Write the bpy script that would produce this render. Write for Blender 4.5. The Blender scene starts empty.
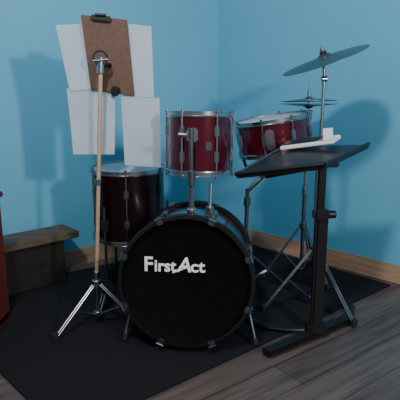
import bpy, bmesh, math
from mathutils import Vector, Matrix
V=Vector
# ---------------------------------------------------------------- materials
def mat(name,col,rough=.5,metal=0,coat=0,noise=None,bump=None,spec=.5):
    m=bpy.data.materials.new(name); m.use_nodes=True
    nt=m.node_tree; b=nt.nodes['Principled BSDF']
    b.inputs['Base Color'].default_value=(*col,1)
    b.inputs['Roughness'].default_value=rough
    b.inputs['Metallic'].default_value=metal
    b.inputs['Coat Weight'].default_value=coat
    b.inputs['Coat Roughness'].default_value=.12
    b.inputs['Specular IOR Level'].default_value=spec
    tc=nt.nodes.new('ShaderNodeTexCoord')
    if noise:
        sc,amt=noise[0],noise[1]
        n=nt.nodes.new('ShaderNodeTexNoise'); n.inputs['Scale'].default_value=sc; n.inputs['Detail'].default_value=5
        nt.links.new(tc.outputs['Object'],n.inputs['Vector'])
        r=nt.nodes.new('ShaderNodeValToRGB')
        r.color_ramp.elements[0].position=.3; r.color_ramp.elements[1].position=.7
        r.color_ramp.elements[0].color=(*[c*(1-amt) for c in col],1)
        r.color_ramp.elements[1].color=(*[min(1,c*(1+amt)) for c in col],1)
        nt.links.new(n.outputs['Fac'],r.inputs['Fac']); nt.links.new(r.outputs['Color'],b.inputs['Base Color'])
    if bump:
        n2=nt.nodes.new('ShaderNodeTexNoise'); n2.inputs['Scale'].default_value=bump[0]
        nt.links.new(tc.outputs['Object'],n2.inputs['Vector'])
        bp=nt.nodes.new('ShaderNodeBump'); bp.inputs['Strength'].default_value=bump[1]; bp.inputs['Distance'].default_value=.004
        nt.links.new(n2.outputs['Fac'],bp.inputs['Height']); nt.links.new(bp.outputs['Normal'],b.inputs['Normal'])
    return m
def woodmat(name,c1,c2,rough,rotz,scale=(2,30,30)):
    m=mat(name,c1,rough); nt=m.node_tree; b=nt.nodes['Principled BSDF']
    tc=nt.nodes.new('ShaderNodeTexCoord'); mp=nt.nodes.new('ShaderNodeMapping')
    mp.inputs['Rotation'].default_value=(0,0,rotz); mp.inputs['Scale'].default_value=scale
    n=nt.nodes.new('ShaderNodeTexNoise'); n.inputs['Scale'].default_value=1.5; n.inputs['Detail'].default_value=6
    r=nt.nodes.new('ShaderNodeValToRGB'); r.color_ramp.elements[0].position=.35; r.color_ramp.elements[1].position=.68
    r.color_ramp.elements[0].color=(*c1,1); r.color_ramp.elements[1].color=(*c2,1)
    L=nt.links.new
    L(tc.outputs['Object'],mp.inputs['Vector']); L(mp.outputs['Vector'],n.inputs['Vector']); L(n.outputs['Fac'],r.inputs['Fac']); L(r.outputs['Color'],b.inputs['Base Color'])
    return m
WALL=mat('blue_wall_paint',(.125,.42,.62),.75,noise=(1.3,.05),bump=(60,.15),spec=.3)
CEIL=mat('ceiling_paint',(.6,.62,.65),.9,bump=(40,.2))
BASE=woodmat('pine_trim',(.36,.22,.14),(.48,.32,.215),.5,0,(3,3,40))
RUG=mat('black_carpet',(.014,.014,.018),.95,noise=(300,.5),bump=(400,.8),spec=.15)
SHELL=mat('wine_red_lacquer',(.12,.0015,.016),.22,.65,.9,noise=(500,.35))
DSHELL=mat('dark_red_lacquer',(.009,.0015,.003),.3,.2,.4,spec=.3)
BSHELL=mat('black_lacquer',(.02,.02,.024),.2,.2,1,noise=(300,.4))
BLACK=mat('black_metal',(.010,.010,.012),.4,.3)
BHEAD=mat('black_drum_head',(.003,.003,.004),.55,noise=(40,.3),spec=.10)
WHEAD=mat('white_drum_head',(.45,.50,.53),.6,noise=(30,.08))
CHROME=mat('chrome',(.46,.48,.50),.24,1,noise=(90,.08))
DCHROME=mat('dull_steel',(.22,.23,.25),.33,1,noise=(90,.1))
RUBBER=mat('rubber',(.01,.01,.01),.8,noise=(60,.2))
BRASS=mat('cymbal_bronze',(.19,.20,.20),.38,1,noise=(140,.12))
PAPER=mat('paper',(.72,.79,.86),.85,noise=(8,.04))
CLIP=mat('hardboard',(.095,.048,.033),.65,noise=(80,.2))
POLE=mat('wooden_dowel',(.44,.30,.20),.55,noise=(60,.12))
TXT=mat('white_print',(.85,.85,.85),.6,noise=(20,.03))
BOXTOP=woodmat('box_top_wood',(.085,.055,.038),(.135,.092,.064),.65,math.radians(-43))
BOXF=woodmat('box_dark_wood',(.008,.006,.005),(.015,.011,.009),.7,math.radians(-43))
DRES=woodmat('cherry_wood',(.11,.016,.010),(.18,.033,.018),.45,0,(20,20,2))
REDP=mat('red_print',(.5,.05,.05),.6,noise=(50,.2))

FL=bpy.data.materials.new('laminate_floor'); FL.use_nodes=True
nt=FL.node_tree; b=nt.nodes['Principled BSDF']; b.inputs['Roughness'].default_value=.42
L=nt.links.new
tc=nt.nodes.new('ShaderNodeTexCoord'); mp=nt.nodes.new('ShaderNodeMapping'); mp.inputs['Rotation'].default_value=(0,0,math.radians(-37))
L(tc.outputs['Object'],mp.inputs['Vector'])
br=nt.nodes.new('ShaderNodeTexBrick'); br.inputs['Scale'].default_value=1
br.inputs['Brick Width'].default_value=1.1; br.inputs['Row Height'].default_value=.13; br.inputs['Mortar Size'].default_value=.002
br.inputs['Color1'].default_value=(.125,.098,.088,1); br.inputs['Color2'].default_value=(.080,.061,.055,1); br.inputs['Mortar'].default_value=(.025,.019,.017,1)
L(mp.outputs['Vector'],br.inputs['Vector'])
mp2=nt.nodes.new('ShaderNodeMapping'); mp2.inputs['Scale'].default_value=(2,28,1); L(mp.outputs['Vector'],mp2.inputs['Vector'])
n=nt.nodes.new('ShaderNodeTexNoise'); n.inputs['Scale'].default_value=1.6; n.inputs['Detail'].default_value=7; L(mp2.outputs['Vector'],n.inputs['Vector'])
r=nt.nodes.new('ShaderNodeValToRGB'); r.color_ramp.elements[0].position=.3;r.color_ramp.elements[1].position=.7
r.color_ramp.elements[0].color=(.5,.5,.5,1); r.color_ramp.elements[1].color=(1.3,1.3,1.3,1)
L(n.outputs['Fac'],r.inputs['Fac'])
mx=nt.nodes.new('ShaderNodeMix'); mx.data_type='RGBA'; mx.blend_type='MULTIPLY'; mx.inputs['Factor'].default_value=1
L(br.outputs['Color'],mx.inputs[6]); L(r.outputs['Color'],mx.inputs[7]); L(mx.outputs[2],b.inputs['Base Color'])

# ---------------------------------------------------------------- helpers
def link(o): bpy.context.collection.objects.link(o); return o
def group(name,loc):
    e=bpy.data.objects.new(name,None); e.empty_display_size=.05; e.location=loc; return link(e)
def finish(name,bm,m,par,smooth=True,mw=None):
    if mw is not None: bm.transform(mw)
    bmesh.ops.recalc_face_normals(bm,faces=bm.faces)
    me=bpy.data.meshes.new(name); bm.to_mesh(me); bm.free()
    me.materials.append(m)
    if smooth:
        for p in me.polygons: p.use_smooth=True
        me.set_sharp_from_angle(angle=math.radians(35))
    o=link(bpy.data.objects.new(name,me))
    if par is not None:
        o.parent=par; o.matrix_parent_inverse=Matrix.Translation(par.location).inverted()
    return o
def frame(c,z,xh=(1,0,0)):
    z=V(z).normalized(); x=V(xh); x=(x-z*x.dot(z))
    if x.length<1e-4: x=V((0,1,0))-z*z.y
    x.normalize(); y=z.cross(x)
    M=Matrix((( x.x,y.x,z.x,c[0]),(x.y,y.y,z.y,c[1]),(x.z,y.z,z.z,c[2]),(0,0,0,1)))
    return M
def lathe(name,prof,M,m,par,seg=64):
    bm=bmesh.new(); rings=[]
    for (r,z) in prof:
        if r<1e-6: rings.append([bm.verts.new((0,0,z))])
        else: rings.append([bm.verts.new((r*math.cos(2*math.pi*i/seg),r*math.sin(2*math.pi*i/seg),z)) for i in range(seg)])
    for a,b_ in zip(rings,rings[1:]):
        for i in range(seg):
            j=(i+1)%seg
            if len(a)==1 and len(b_)==1: continue
            if len(a)==1: bm.faces.new((a[0],b_[i],b_[j]))
            elif len(b_)==1: bm.faces.new((a[i],a[j],b_[0]))
            else: bm.faces.new((a[i],a[j],b_[j],b_[i]))
    return finish(name,bm,m,par,True,M)
def rod(name,p1,p2,r,m,par,r2=None,seg=16):
    p1,p2=V(p1),V(p2); r2=r if r2 is None else r2; h=(p2-p1).length
    e=min(r,r2,h/2)*.2
    return lathe(name,[(0,0),(r-e,0),(r,e),(r2,h-e),(r2-e,h),(0,h)],frame(p1,p2-p1),m,par,seg)
def box(name,c,s,m,par,M=None,bev=.003):
    bm=bmesh.new(); bmesh.ops.create_cube(bm,size=1)
    bmesh.ops.scale(bm,vec=s,verts=bm.verts)
    if bev: bmesh.ops.bevel(bm,geom=bm.edges[:],offset=min(bev,min(s)*.4),segments=2,affect='EDGES')
    T=Matrix.Translation(c) if M is None else M@Matrix.Translation(c)
    return finish(name,bm,m,par,True,T)
def tube(name,pts,r,m,par,flat=1,seg=10,res=8):
    P=[V(p) for p in pts]; Q=[]
    ext=[P[0]*2-P[1]]+P+[P[-1]*2-P[-2]]
    for i in range(1,len(ext)-2):
        a,b_,c,d=ext[i-1:i+3]
        for k in range(res):
            t=k/res
            Q.append(.5*((2*b_)+(c-a)*t+(2*a-5*b_+4*c-d)*t*t+(3*b_-a-3*c+d)*t**3))
    Q.append(P[-1])
    bm=bmesh.new(); rings=[]
    for i,q in enumerate(Q):
        d=(Q[min(i+1,len(Q)-1)]-Q[max(i-1,0)]).normalized()
        s=d.cross(V((0,0,1)))
        if s.length<.05: s=V((1,0,0))
        s.normalize(); u=s.cross(d)
        rings.append([bm.verts.new(q+s*r*math.cos(2*math.pi*k/seg)+u*r*flat*math.sin(2*math.pi*k/seg)) for k in range(seg)])
    for a,b_ in zip(rings,rings[1:]):
        for k in range(seg): bm.faces.new((a[k],a[(k+1)%seg],b_[(k+1)%seg],b_[k]))
    bm.faces.new(rings[0]); bm.faces.new(rings[-1])
    return finish(name,bm,m,par)
def prism(name,quad,th,m,par,bev=.002,nrm=None):
    q=[V(p) for p in quad]; n=(q[1]-q[0]).cross(q[2]-q[0]).normalized() if nrm is None else V(nrm)
    bm=bmesh.new(); a=[bm.verts.new(p) for p in q]; c=[bm.verts.new(p+n*th) for p in q]
    bm.faces.new(a); bm.faces.new(c[::-1]); k=len(q)
    for i in range(k): bm.faces.new((a[i],a[(i+1)%k],c[(i+1)%k],c[i]))
    if bev: bmesh.ops.bevel(bm,geom=bm.edges[:],offset=bev,segments=2,affect='EDGES')
    return finish(name,bm,m,par)

# ---------------------------------------------------------------- room
C=V((.115,3.12,0)); dl=V((-.8,-.6,0)); dr=V((.707,-.707,0)); nl=V((.6,-.8,0)); nr=V((-.707,-.707,0))
H=2.45
def slab(name,a,d,length,inward,th,z0,z1,m,out=True,bev=0):
    o=-inward*th if out else inward*th
    quad=[a+V((0,0,z0)),a+d*length+V((0,0,z0)),a+d*length+o+V((0,0,z0)),a+o+V((0,0,z0))]
    return prism(name,quad,z1-z0,m,None,bev,nrm=(0,0,1))
slab('wall_left',C,dl,4.2,nl,.1,0,H,WALL)
slab('wall_right',C,dr,4.2,nr,.1,0,H,WALL)
slab('baseboard_left',C+nl*.0005,dl,4.2,nl,.014,0,.092,BASE,False,.002)
slab('baseboard_right',C+nr*.0005,dr,4.2,nr,.014,0,.092,BASE,False,.002)
far=[C-V((0,-.02,0)),C+dl*4.2,V((-2.6,-1.6,0)),V((2.6,-1.6,0)),C+dr*4.2]
prism('floor',[p+V((0,0,-.05)) for p in far],.05,FL,None,0,nrm=(0,0,1))
prism('ceiling',[p+V((0,0,H)) for p in far],.05,CEIL,None,0,nrm=(0,0,1))

# carpet
K=V((-.367,1.138,0))
Pn=[K,V((.935,2.21,0)),V((.20,2.99,0)),V((-1.23,2.02,0))]
rug=prism('black_area_rug',[p+V((0,0,.0005)) for p in Pn],.0065,RUG,None,.002,nrm=(0,0,1))
FZ=.0085

# ---------------------------------------------------------------- drums
def hardware_drum(g,c,axis,r,depth,shell,n=6,rot=0,top=WHEAD,bottom=WHEAD,lug_mat=CHROME,xh=(1,0,0),short=False):
    M=frame(c,axis,xh); h=depth/2
    lathe('shell',[(r*.97,-h),(r,-h+.004),(r,h-.004),(r*.97,h)],M,shell,g)
    for s,nm,hm in((1,'batter',top),(-1,'resonant',bottom)):
        lathe(nm+'_head',[(0,s*(h+.003)),(r*.93,s*(h+.003)),(r*1.0,s*(h-.001)),(r*1.012,s*(h-.010))],M,hm,g)
        z0=s*(h-.012); z1=s*(h+.008)
        lathe(nm+'_hoop',[(r*1.01,z0),(r*1.055,z0),(r*1.06,z0+s*.004),(r*1.03,z0+s*.006),(r*1.03,z1-s*.003),(r*1.05,z1-s*.002),(r*1.05,z1),(r*1.0,z1),(r*1.0,z0+s*.006)],M,CHROME,g)
    for i in range(n):
        a=rot+2*math.pi*i/n; R=Matrix.Rotation(a,4,'Z')
        MM=M@R
        rod(f'tension_rod_{i}',MM@V((r*1.045,0,-h-.006)),MM@V((r*1.045,0,h+.006)),.0032,lug_mat,g,seg=8)
        for s in(1,-1):
            rod(f'rod_head_{i}',MM@V((r*1.045,0,s*(h+.004))),MM@V((r*1.045,0,s*(h+.016))),.006,lug_mat,g,seg=8)
        if short:
            box(f'lug_{i}',(r*1.03,0,0),(r*.09,.02,depth*.42),lug_mat,g,MM,.005)
        else:
            for s in(1,-1): 
                box(f'lug_{i}',(r*1.03,0,s*h*.42),(r*.10,.02,.042),lug_mat,g,MM,.006)
    return M
# bass drum
ax=V((-.09,-1,.055)).normalized(); bc=V((-.048,1.595,.267))
g=group('bass_drum',(-.04,1.72,0)); R=.2255; D=.30
M=frame(bc,ax,(1,0,0))
lathe('shell',[(R*.97,-D),(R,-D+.004),(R,-.01),(R*.97,-.002)],M,BSHELL,g,96)
lathe('front_head',[(0,-.004),(R*.96,-.004),(R*1.0,.0),(R*1.012,-.012)],M,BHEAD,g,96)
lathe('rear_head',[(0,-D-.001),(R*.96,-D-.001),(R*1.0,-D-.003),(R*1.012,-D+.01)],M,WHEAD,g,96)
for nm,z in(('front_hoop',-.016),('rear_hoop',-D-.018)):
    lathe(nm,[(R*1.01,z),(R*1.065,z),(R*1.075,z+.005),(R*1.075,z+.031),(R*1.06,z+.036),(R*1.01,z+.036),(R*1.01,z)],M,BLACK,g,96)
for i in range(8):
    a=math.pi/8+2*math.pi*i/8; MM=M@Matrix.Rotation(a,4,'Z')
    box(f'claw_{i}',(R*1.085,0,.0),(.009,.024,.044),DCHROME,g,MM,.003)
    box(f'claw_hook_{i}',(R*1.05,0,.0215),(.026,.022,.005),DCHROME,g,MM,.002)
    rod(f'tension_rod_{i}',MM@V((R*1.085,0,-.02)),MM@V((R*1.085,0,-.12)),.0035,CHROME,g,seg=8)
    rod(f't_handle_{i}',MM@V((R*1.085,-.014,.028)),MM@V((R*1.085,.014,.028)),.0035,DCHROME,g,seg=8)
    box(f'lug_{i}',(R*1.035,0,-.135),(.03,.022,.055),CHROME,g,MM,.006)
    box(f'claw_rear_{i}',(R*1.085,0,-D),(.009,.024,.044),CHROME,g,MM,.003)
for s in(-1,1):
    a=M@V((s*R*.93,-R*.36,-.10)); 
    foot=V((a.x+s*.035,a.y-.06,FZ+.010))
    box('spur_bracket',(s*R*.95,-R*.36,-.10),(.04,.035,.04),CHROME,g,M,.006)
    rod('spur',a,foot,.0065,DCHROME,g); rod('spur_tip',foot+(a-foot)*.12,foot-V((0,0,.004)),.010,RUBBER,g)
def text(body,size,x,y,sx=1,shear=0):
    cu=bpy.data.curves.new('t','FONT'); cu.body=body; cu.size=size; cu.extrude=.0006; cu.offset=.0014; cu.shear=shear
    ob=link(bpy.data.objects.new('t',cu)); bpy.context.view_layer.update()
    me=bpy.data.meshes.new_from_object(ob.evaluated_get(bpy.context.evaluated_depsgraph_get()))
    bpy.data.objects.remove(ob)
    me.transform(M@Matrix.Translation((x,y,-.0028))@Matrix.Diagonal((sx,1,1,1)))
    me.materials.clear(); me.materials.append(TXT)
    o=link(bpy.data.objects.new('lettering',me)); o.parent=g; o.matrix_parent_inverse=Matrix.Translation(g.location).inverted()
ty=.035
text('F',.074,-.153,ty,1.0); text('irst',.060,-.115,ty,.98)
text('A',.074,-.034,ty,1.0,.2); text('ct',.060,.014,ty,1.1)
rod('lettering_stick',M@V((-.05,ty-.006,-.0028)),M@V((.0,ty+.014,-.0028)),.0018,TXT,g,seg=6)
rod('tom_post_lower',(-.03,1.652,.48),(-.03,1.65,.598),.0095,CHROME,g)
rod('tom_post_collar',(-.03,1.652,.475),(-.03,1.652,.52),.018,CHROME,g)
rod('spare_post',(.035,1.70,.48),(.04,1.72,.598),.0075,CHROME,g)
rod('spare_post_collar',(.035,1.70,.475),(.035,1.70,.515),.016,CHROME,g)

g=group('rack_tom_drum',(-.005,1.79,.6))
M=hardware_drum(g,(-.002,1.79,.738),(.01,.03,1),.117,.212,SHELL,6,math.radians(-60))
rod('tom_post',(-.03,1.65,.599),(-.03,1.648,.80),.0085,DCHROME,g)
rod('tom_post_sleeve',(-.03,1.65,.60),(-.03,1.65,.655),.013,DCHROME,g)
box('mount_bracket',(-.027,1.668,.775),(.04,.022,.05),CHROME,g,None,.006)
rod('mount_knob',(-.045,1.65,.775),(-.075,1.65,.778),.009,CHROME,g)
box('badge',(.03,1.676,.735),(.022,.004,.03),DCHROME,g,None,.004)

g=group('floor_tom_drum',(-.315,2.08,0))
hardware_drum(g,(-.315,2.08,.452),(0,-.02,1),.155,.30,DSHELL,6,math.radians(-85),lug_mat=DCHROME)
for i,a in enumerate((-118,2,122)):
    a=math.radians(a); c,s=math.cos(a),math.sin(a)
    x,y=-.315+.172*c,2.08+.172*s
    tube(f'leg_{i}',[(x,y,.46),(x,y,.2),(x+.012*c,y+.012*s,.10),(x+.03*c,y+.03*s,.02)],.0055,DCHROME,g)
    rod(f'leg_foot_{i}',(x+.026*c,y+.026*s,.04),(x+.031*c,y+.031*s,FZ+.002),.011,RUBBER,g)
    box(f'leg_bracket_{i}',(.165,0,0),(.03,.035,.05),DCHROME,g,Matrix.Translation((-.315,2.08,.38))@Matrix.Rotation(a,4,'Z'),.006)

def tripod(g,c,zhub,r,angs,m=CHROME,zlow=.05,pr=.0055):
    c=V((c[0],c[1],0))
    rod('hub_upper',c+V((0,0,zhub-.015)),c+V((0,0,zhub+.02)),.018,m,g)
    rod('hub_lower',c+V((0,0,zlow-.012)),c+V((0,0,zlow+.012)),.016,m,g)
    rod('lower_tube',c+V((0,0,zlow)),c+V((0,0,zhub)),.009,m,g)
    for i,a in enumerate(angs):
        a=math.radians(a); d=V((math.cos(a),math.sin(a),0)); s=V((-d.y,d.x,0))*.006
        f=c+d*r+V((0,0,FZ+.010))
        for k in(-1,1):
            rod(f'leg_{i}',c+d*.015+s*k+V((0,0,zhub)),f+s*k,pr*.7,m,g,seg=8)
            rod(f'brace_{i}',c+d*.012+s*k+V((0,0,zlow)),c+d*r*.5+s*k+V((0,0,(zhub+FZ)/2)),pr*.55,m,g,seg=8)
        rod(f'foot_{i}',f+V((0,0,.020)),f-V((0,0,.0095)),.012,RUBBER,g)

# snare
g=group('snare_drum',(.325,2.13,.7)); sax=V((-.17,-.02,1)).normalized(); sc=V((.322,2.13,.742))
M=hardware_drum(g,sc,sax,.156,.14,SHELL,8,math.radians(-112),short=True)
box('strainer',(.0,-.171,0),(.035,.03,.085),CHROME,g,M@Matrix.Rotation(math.radians(-12),4,'Z'),.006)
g=group('snare_stand',(.21,2.13,0))
tc_=sc-sax*.108
tripod(g,(.21,2.13),.20,.21,(250,10,130),DCHROME)
rod('upper_tube',(.21,2.13,.19),(.215,2.13,.50),.0095,DCHROME,g)
rod('tilter_collar',(.213,2.13,.42),(.215,2.13,.46),.016,DCHROME,g)
rod('tilter',(.215,2.13,.49),tc_-sax*.02,.010,DCHROME,g)
for i in range(3):
    a=math.radians(-150+120*i); MM=frame(tc_,sax)
    p=[MM@V((0,0,-.015)),MM@V((.08*math.cos(a),.08*math.sin(a),-.012)),MM@V((.160*math.cos(a),.160*math.sin(a),.0)),MM@V((.171*math.cos(a),.171*math.sin(a),.035))]
    tube(f'basket_arm_{i}',p,.006,BLACK,g)

def cymbal(g,c,axis,r,name='cymbal',flip=1,bell=.16):
    M=frame(c,axis)
    up=[(r*.06,r*.155),(r*.12,r*.135),(r*bell,r*.10),(r*.22,r*.085),(r*.5,r*.055),(r*.8,r*.02),(r,0)]
    prof=[(.004,up[0][1]*flip)]+[(a,b*flip) for a,b in up]+[(r,-.0015*flip)]+[(a,b*flip-.0015*flip) for a,b in up[::-1][1:]]+[(.004,(up[0][1]-.0015)*flip)]
    lathe(name,prof,M,BRASS,g,80)
    return M
g=group('crash_cymbal_stand',(.49,1.95,0))
cax=V((-.37,-.10,1)).normalized(); cc=V((.489,1.95,1.045))
cymbal(g,cc,cax,.170)
rod('threaded_tip',cc-cax*.01,cc+cax*.06,.0035,CHROME,g); rod('wing_nut',cc+cax*.035,cc+cax*.05,.009,CHROME,g)
rod('felt',cc+cax*.024,cc+cax*.035,.013,RUBBER,g)
rod('tilt_neck',(.489,1.95,.975),cc+cax*.02,.006,CHROME,g)
rod('tilter',(.478,1.95,.973),(.502,1.95,.973),.012,CHROME,g)
rod('upper_tube',(.489,1.95,.5),(.489,1.95,.975),.0075,CHROME,g)
rod('collar',(.489,1.95,.49),(.489,1.95,.53),.015,CHROME,g)
rod('middle_tube',(.489,1.95,.2),(.489,1.95,.51),.0105,DCHROME,g)
tripod(g,(.489,1.95),.27,.22,(305,190,70),DCHROME)

g=group('hi_hat_stand',(.511,2.3,0))
cymbal(g,(.511,2.3,.886),(-.02,.03,1),.130,'top_cymbal')
cymbal(g,(.511,2.3,.872),(.0,.0,1),.130,'bottom_cymbal',-1)
rod('pull_rod',(.511,2.3,.83),(.511,2.3,.975),.0035,CHROME,g)
rod('clutch',(.511,2.3,.90),(.511,2.3,.935),.009,CHROME,g)
rod('cup',(.511,2.3,.79),(.511,2.3,.845),.016,CHROME,g,r2=.02)
rod('upper_tube',(.511,2.3,.45),(.511,2.3,.81),.008,CHROME,g)
rod('collar',(.511,2.3,.44),(.511,2.3,.48),.015,CHROME,g)
rod('middle_tube',(.511,2.3,.2),(.511,2.3,.46),.0105,DCHROME,g)
tripod(g,(.511,2.3),.28,.19,(180,60,300),DCHROME)

# ---------------------------------------------------------------- paper/clipboard stand
g=group('sheet_music_stand',(-.412,1.8,0))
tripod(g,(-.412,1.8),.175,.195,(228,85,345),CHROME,.05)
rod('wooden_pole',(-.411,1.8,.19),(-.360,1.80,1.0),.0078,POLE,g)
rod('pole_ferrule',(-.412,1.8,.175),(-.409,1.8,.23),.012,CHROME,g)
rod('pole_collar',(-.387,1.8,.575),(-.386,1.8,.60),.011,CHROME,g)
rod('tilt_head',(-.362,1.80,.985),(-.357,1.80,1.045),.013,CHROME,g)
lathe('clamp_ring',[(.022,-.004),(.028,-.004),(.028,.004),(.022,.004),(.022,-.004)],frame((-.357,1.79,1.04),(0,1,.3)),CHROME,g,32)
rod('wing_screw',(-.385,1.79,1.03),(-.33,1.79,1.035),.005,CHROME,g)
rod('cross_arm',(-.357,1.805,1.02),(-.335,1.86,1.02),.007,BLACK,g)
def sheet(name,q,y,m=PAPER,th=.0008,curl=.012,sx=0):
    bm=bmesh.new(); N=10; grid=[]
    for j in range(N+1):
        row=[]
        for i in range(N+1):
            s=i/N;t=j/N
            x=(q[0][0]*(1-s)+q[1][0]*s)*(1-t)+(q[3][0]*(1-s)+q[2][0]*s)*t
            z=(q[0][1]*(1-s)+q[1][1]*s)*(1-t)+(q[3][1]*(1-s)+q[2][1]*s)*t
            row.append(bm.verts.new((x,y-curl*(t**2)*(.6+.4*math.sin(3*s+sx))+curl*.5*math.sin(s*3+sx),z)))
        grid.append(row)
    fs=[]
    for j in range(N):
        for i in range(N): fs.append(bm.faces.new((grid[j][i],grid[j][i+1],grid[j+1][i+1],grid[j+1][i])))
    bmesh.ops.solidify(bm,geom=fs,thickness=th)
    return finish(name,bm,m,g)
kx=1.03
def s_(q): return [(x*kx,.9+(z-.9)*kx) for x,z in q]
sheet('sheet_1',s_([(-.520,1.157),(-.36,1.165),(-.35,.935),(-.480,.925)]),1.875,sx=0)
sheet('sheet_2',s_([(-.30,1.165),(-.175,1.152),(-.170,.903),(-.28,.905)]),1.875,sx=2)
sheet('sheet_3',s_([(-.492,.935),(-.312,.935),(-.322,.692),(-.478,.692)]),1.868,sx=1)
sheet('sheet_4',s_([(-.292,.905),(-.150,.90),(-.148,.642),(-.285,.652)]),1.868,sx=3)
q=s_([(-.424,1.190),(-.259,1.172),(-.240,.905),(-.400,.93)])
prism('clipboard',[(x,1.862,z) for x,z in q][::-1],.004,CLIP,g,.0015)
cm=V(((q[0][0]+q[1][0])/2-.01,1.852,q[0][1]-.015))
box('clipboard_clip',(0,0,0),(.075,.010,.022),BLACK,g,Matrix.Translation(cm)@Matrix.Rotation(.1,4,'Y'),.004)
rod('clip_lever',cm+V((-.02,-.004,.012)),cm+V((.02,-.004,.010)),.006,BLACK,g)
box('lower_clamp',(0,0,0),(.03,.025,.035),BLACK,g,Matrix.Translation((-.318,1.85,.925))@Matrix.Rotation(.4,4,'Y'),.005)
rod('sheet_support_bar',(-.48,1.885,.93),(-.19,1.885,.925),.004,BLACK,g)
rod('sheet_support_post',(-.335,1.86,1.02),(-.33,1.885,.92),.005,BLACK,g)

# ---------------------------------------------------------------- desk stand
g=group('music_desk_stand',(.45,1.705,0))
A,B,Cc,Dd=V((.125,1.65,.624)),V((.35,1.925,.700)),V((.635,1.80,.715)),V((.40,1.52,.676))
prism('desk_panel',[A,Dd,Cc,B],.014,BLACK,g,.004)
up=(Dd-A).cross(Cc-A).normalized()
rod('front_lip',A+up*.018,Dd+up*.018,.008,BLACK,g); rod('side_lip',Dd+up*.018,Cc+up*.018,.007,BLACK,g)
rod('side_lip_left',A+up*.016,B+up*.016,.005,DCHROME,g)
rod('bracket_arm',(.235,1.72,.625),(.43,1.70,.665),.012,BLACK,g)
box('desk_bracket',(.425,1.70,.672),(.12,.09,.018),BLACK,g,None,.005)
box('post_outer',(.446,1.705,.255),(.044,.034,.47),BLACK,g,None,.008)
box('post_inner',(.436,1.703,.57),(.032,.024,.24),BLACK,g,None,.006)
rod('post_trim',(.416,1.690,.49),(.416,1.690,.665),.0045,DCHROME,g)
box('post_clamp',(.440,1.70,.485),(.056,.05,.04),BLACK,g,None,.008)
rod('clamp_knob',(.462,1.70,.485),(.495,1.70,.485),.014,BLACK,g)
d=V((.386,.278,0)); ang=math.atan2(d.y,d.x)
box('base_bar',(0,0,0),(.48,.048,.020),BLACK,g,Matrix.Translation((.425,1.685,FZ+.011))@Matrix.Rotation(ang,4,'Z'),.006)
tube('base_arc',[(.655,1.93,FZ+.012),(.60,1.83,FZ+.016),(.50,1.745,FZ+.016),(.38,1.715,FZ+.016),(.26,1.74,FZ+.016),(.195,1.80,FZ+.012)],.016,BLACK,g,.7)
box('base_socket',(.447,1.705,.037),(.075,.065,.045),BLACK,g,None,.01)

g=group('paper_booklet',(.34,1.80,.70))
o1=A+(B-A)*.70+(Dd-A)*.10+up*.022
xd=(Dd-A).normalized(); yd=(B-A).normalized()
prism('pages',[o1,o1+xd*.20,o1+xd*.20+yd*.07,o1+yd*.07],.016,PAPER,g,.003)
prism('cover',[o1+up*.0162,o1+up*.0162+xd*.14,o1+up*.0162+xd*.14+yd*.07,o1+up*.0162+yd*.07],.003,BLACK,g,.001)
prism('card',[o1+xd*.165+up*.016,o1+xd*.20+up*.016,o1+xd*.205+up*.058,o1+xd*.17+up*.06],.003,PAPER,g,.001)
prism('stripe',[o1+up*.0165+xd*.145,o1+up*.0165+xd*.165,o1+up*.0165+xd*.165+yd*.065,o1+up*.0165+xd*.145+yd*.065],.0015,REDP,g,0)

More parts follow.
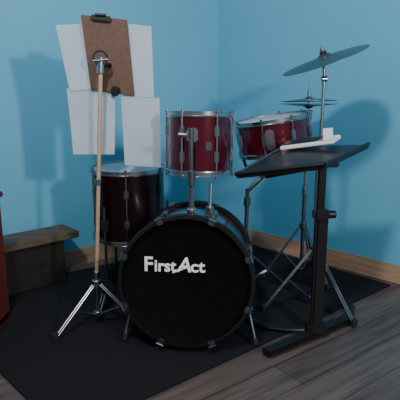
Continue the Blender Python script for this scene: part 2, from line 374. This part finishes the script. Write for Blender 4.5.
# ---------------------------------------------------------------- box on floor + dresser
g=group('wooden_step_box',(-.83,2.25,0))
bd=V((.73,.683,0)).normalized(); bn=V((-bd.y,bd.x,0)); fr=V((-.667,2.265,0))
cen=fr-bd*.165+bn*.075
Mb=Matrix.Translation((cen.x,cen.y,0))@Matrix.Rotation(math.atan2(bd.y,bd.x),4,'Z')
z0=FZ+.001
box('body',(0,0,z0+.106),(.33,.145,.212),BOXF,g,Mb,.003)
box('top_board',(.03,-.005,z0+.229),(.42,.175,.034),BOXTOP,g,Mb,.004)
Mh=Mb@Matrix.Translation((.06,-.0735,z0+.085))@Matrix.Rotation(math.pi/2,4,'X')
lathe('port_ring',[(.026,-.001),(.032,-.001),(.032,.003),(.026,.003),(.026,-.001)],Mh,DCHROME,g,32)
lathe('port_hole',[(0,.0006),(.026,.0006)],Mh,RUBBER,g,32)
box('front_rail',(0,-.075,z0+.012),(.33,.006,.02),BOXF,g,Mb,.002)

g=group('cherry_dresser',(-1.05,1.75,0))
x1=-.783
box('side_and_carcass',(x1-.20,1.66,.27),(.40,.36,.50),DRES,g,None,.004)
box('top_board',(x1-.20,1.66,.532),(.42,.385,.022),DRES,g,None,.005)
box('plinth',(x1-.20,1.66,.03),(.40,.37,.042),DRES,g,None,.004)
for i in range(3):
    box(f'drawer_{i}',(x1-.20,1.474,.12+.15*i),(.36,.016,.13),DRES,g,None,.004)
    rod(f'knob_{i}',(x1-.20,1.47,.12+.15*i),(x1-.20,1.445,.12+.15*i),.012,CHROME,g)

# ---------------------------------------------------------------- lights / world / camera
w=bpy.data.worlds.new('World'); bpy.context.scene.world=w; w.use_nodes=True
w.node_tree.nodes['Background'].inputs['Color'].default_value=(.75,.85,1,1)
w.node_tree.nodes['Background'].inputs['Strength'].default_value=.22
def area(name,loc,tgt,size,power,col):
    l=bpy.data.lights.new(name,'AREA'); l.shape='DISK'; l.size=size; l.energy=power; l.color=col
    o=link(bpy.data.objects.new(name,l)); o.location=loc; o.rotation_euler=(V(tgt)-V(loc)).to_track_quat('-Z','Y').to_euler()
area('ceiling_light',(-.40,.2,2.15),(0,2.8,1.3),.20,34,(1,.97,.93))
area('side_lamp',(1.35,-.6,1.55),(-.3,2.6,1.2),.16,40,(1,.97,.93))
cam=bpy.data.cameras.new('cam'); cam.lens=43.2; cam.sensor_width=36; cam.clip_start=.02
co=link(bpy.data.objects.new('camera',cam)); co.location=(0,0,.9); co.rotation_euler=(math.radians(90-12),0,0)
bpy.context.scene.camera=co
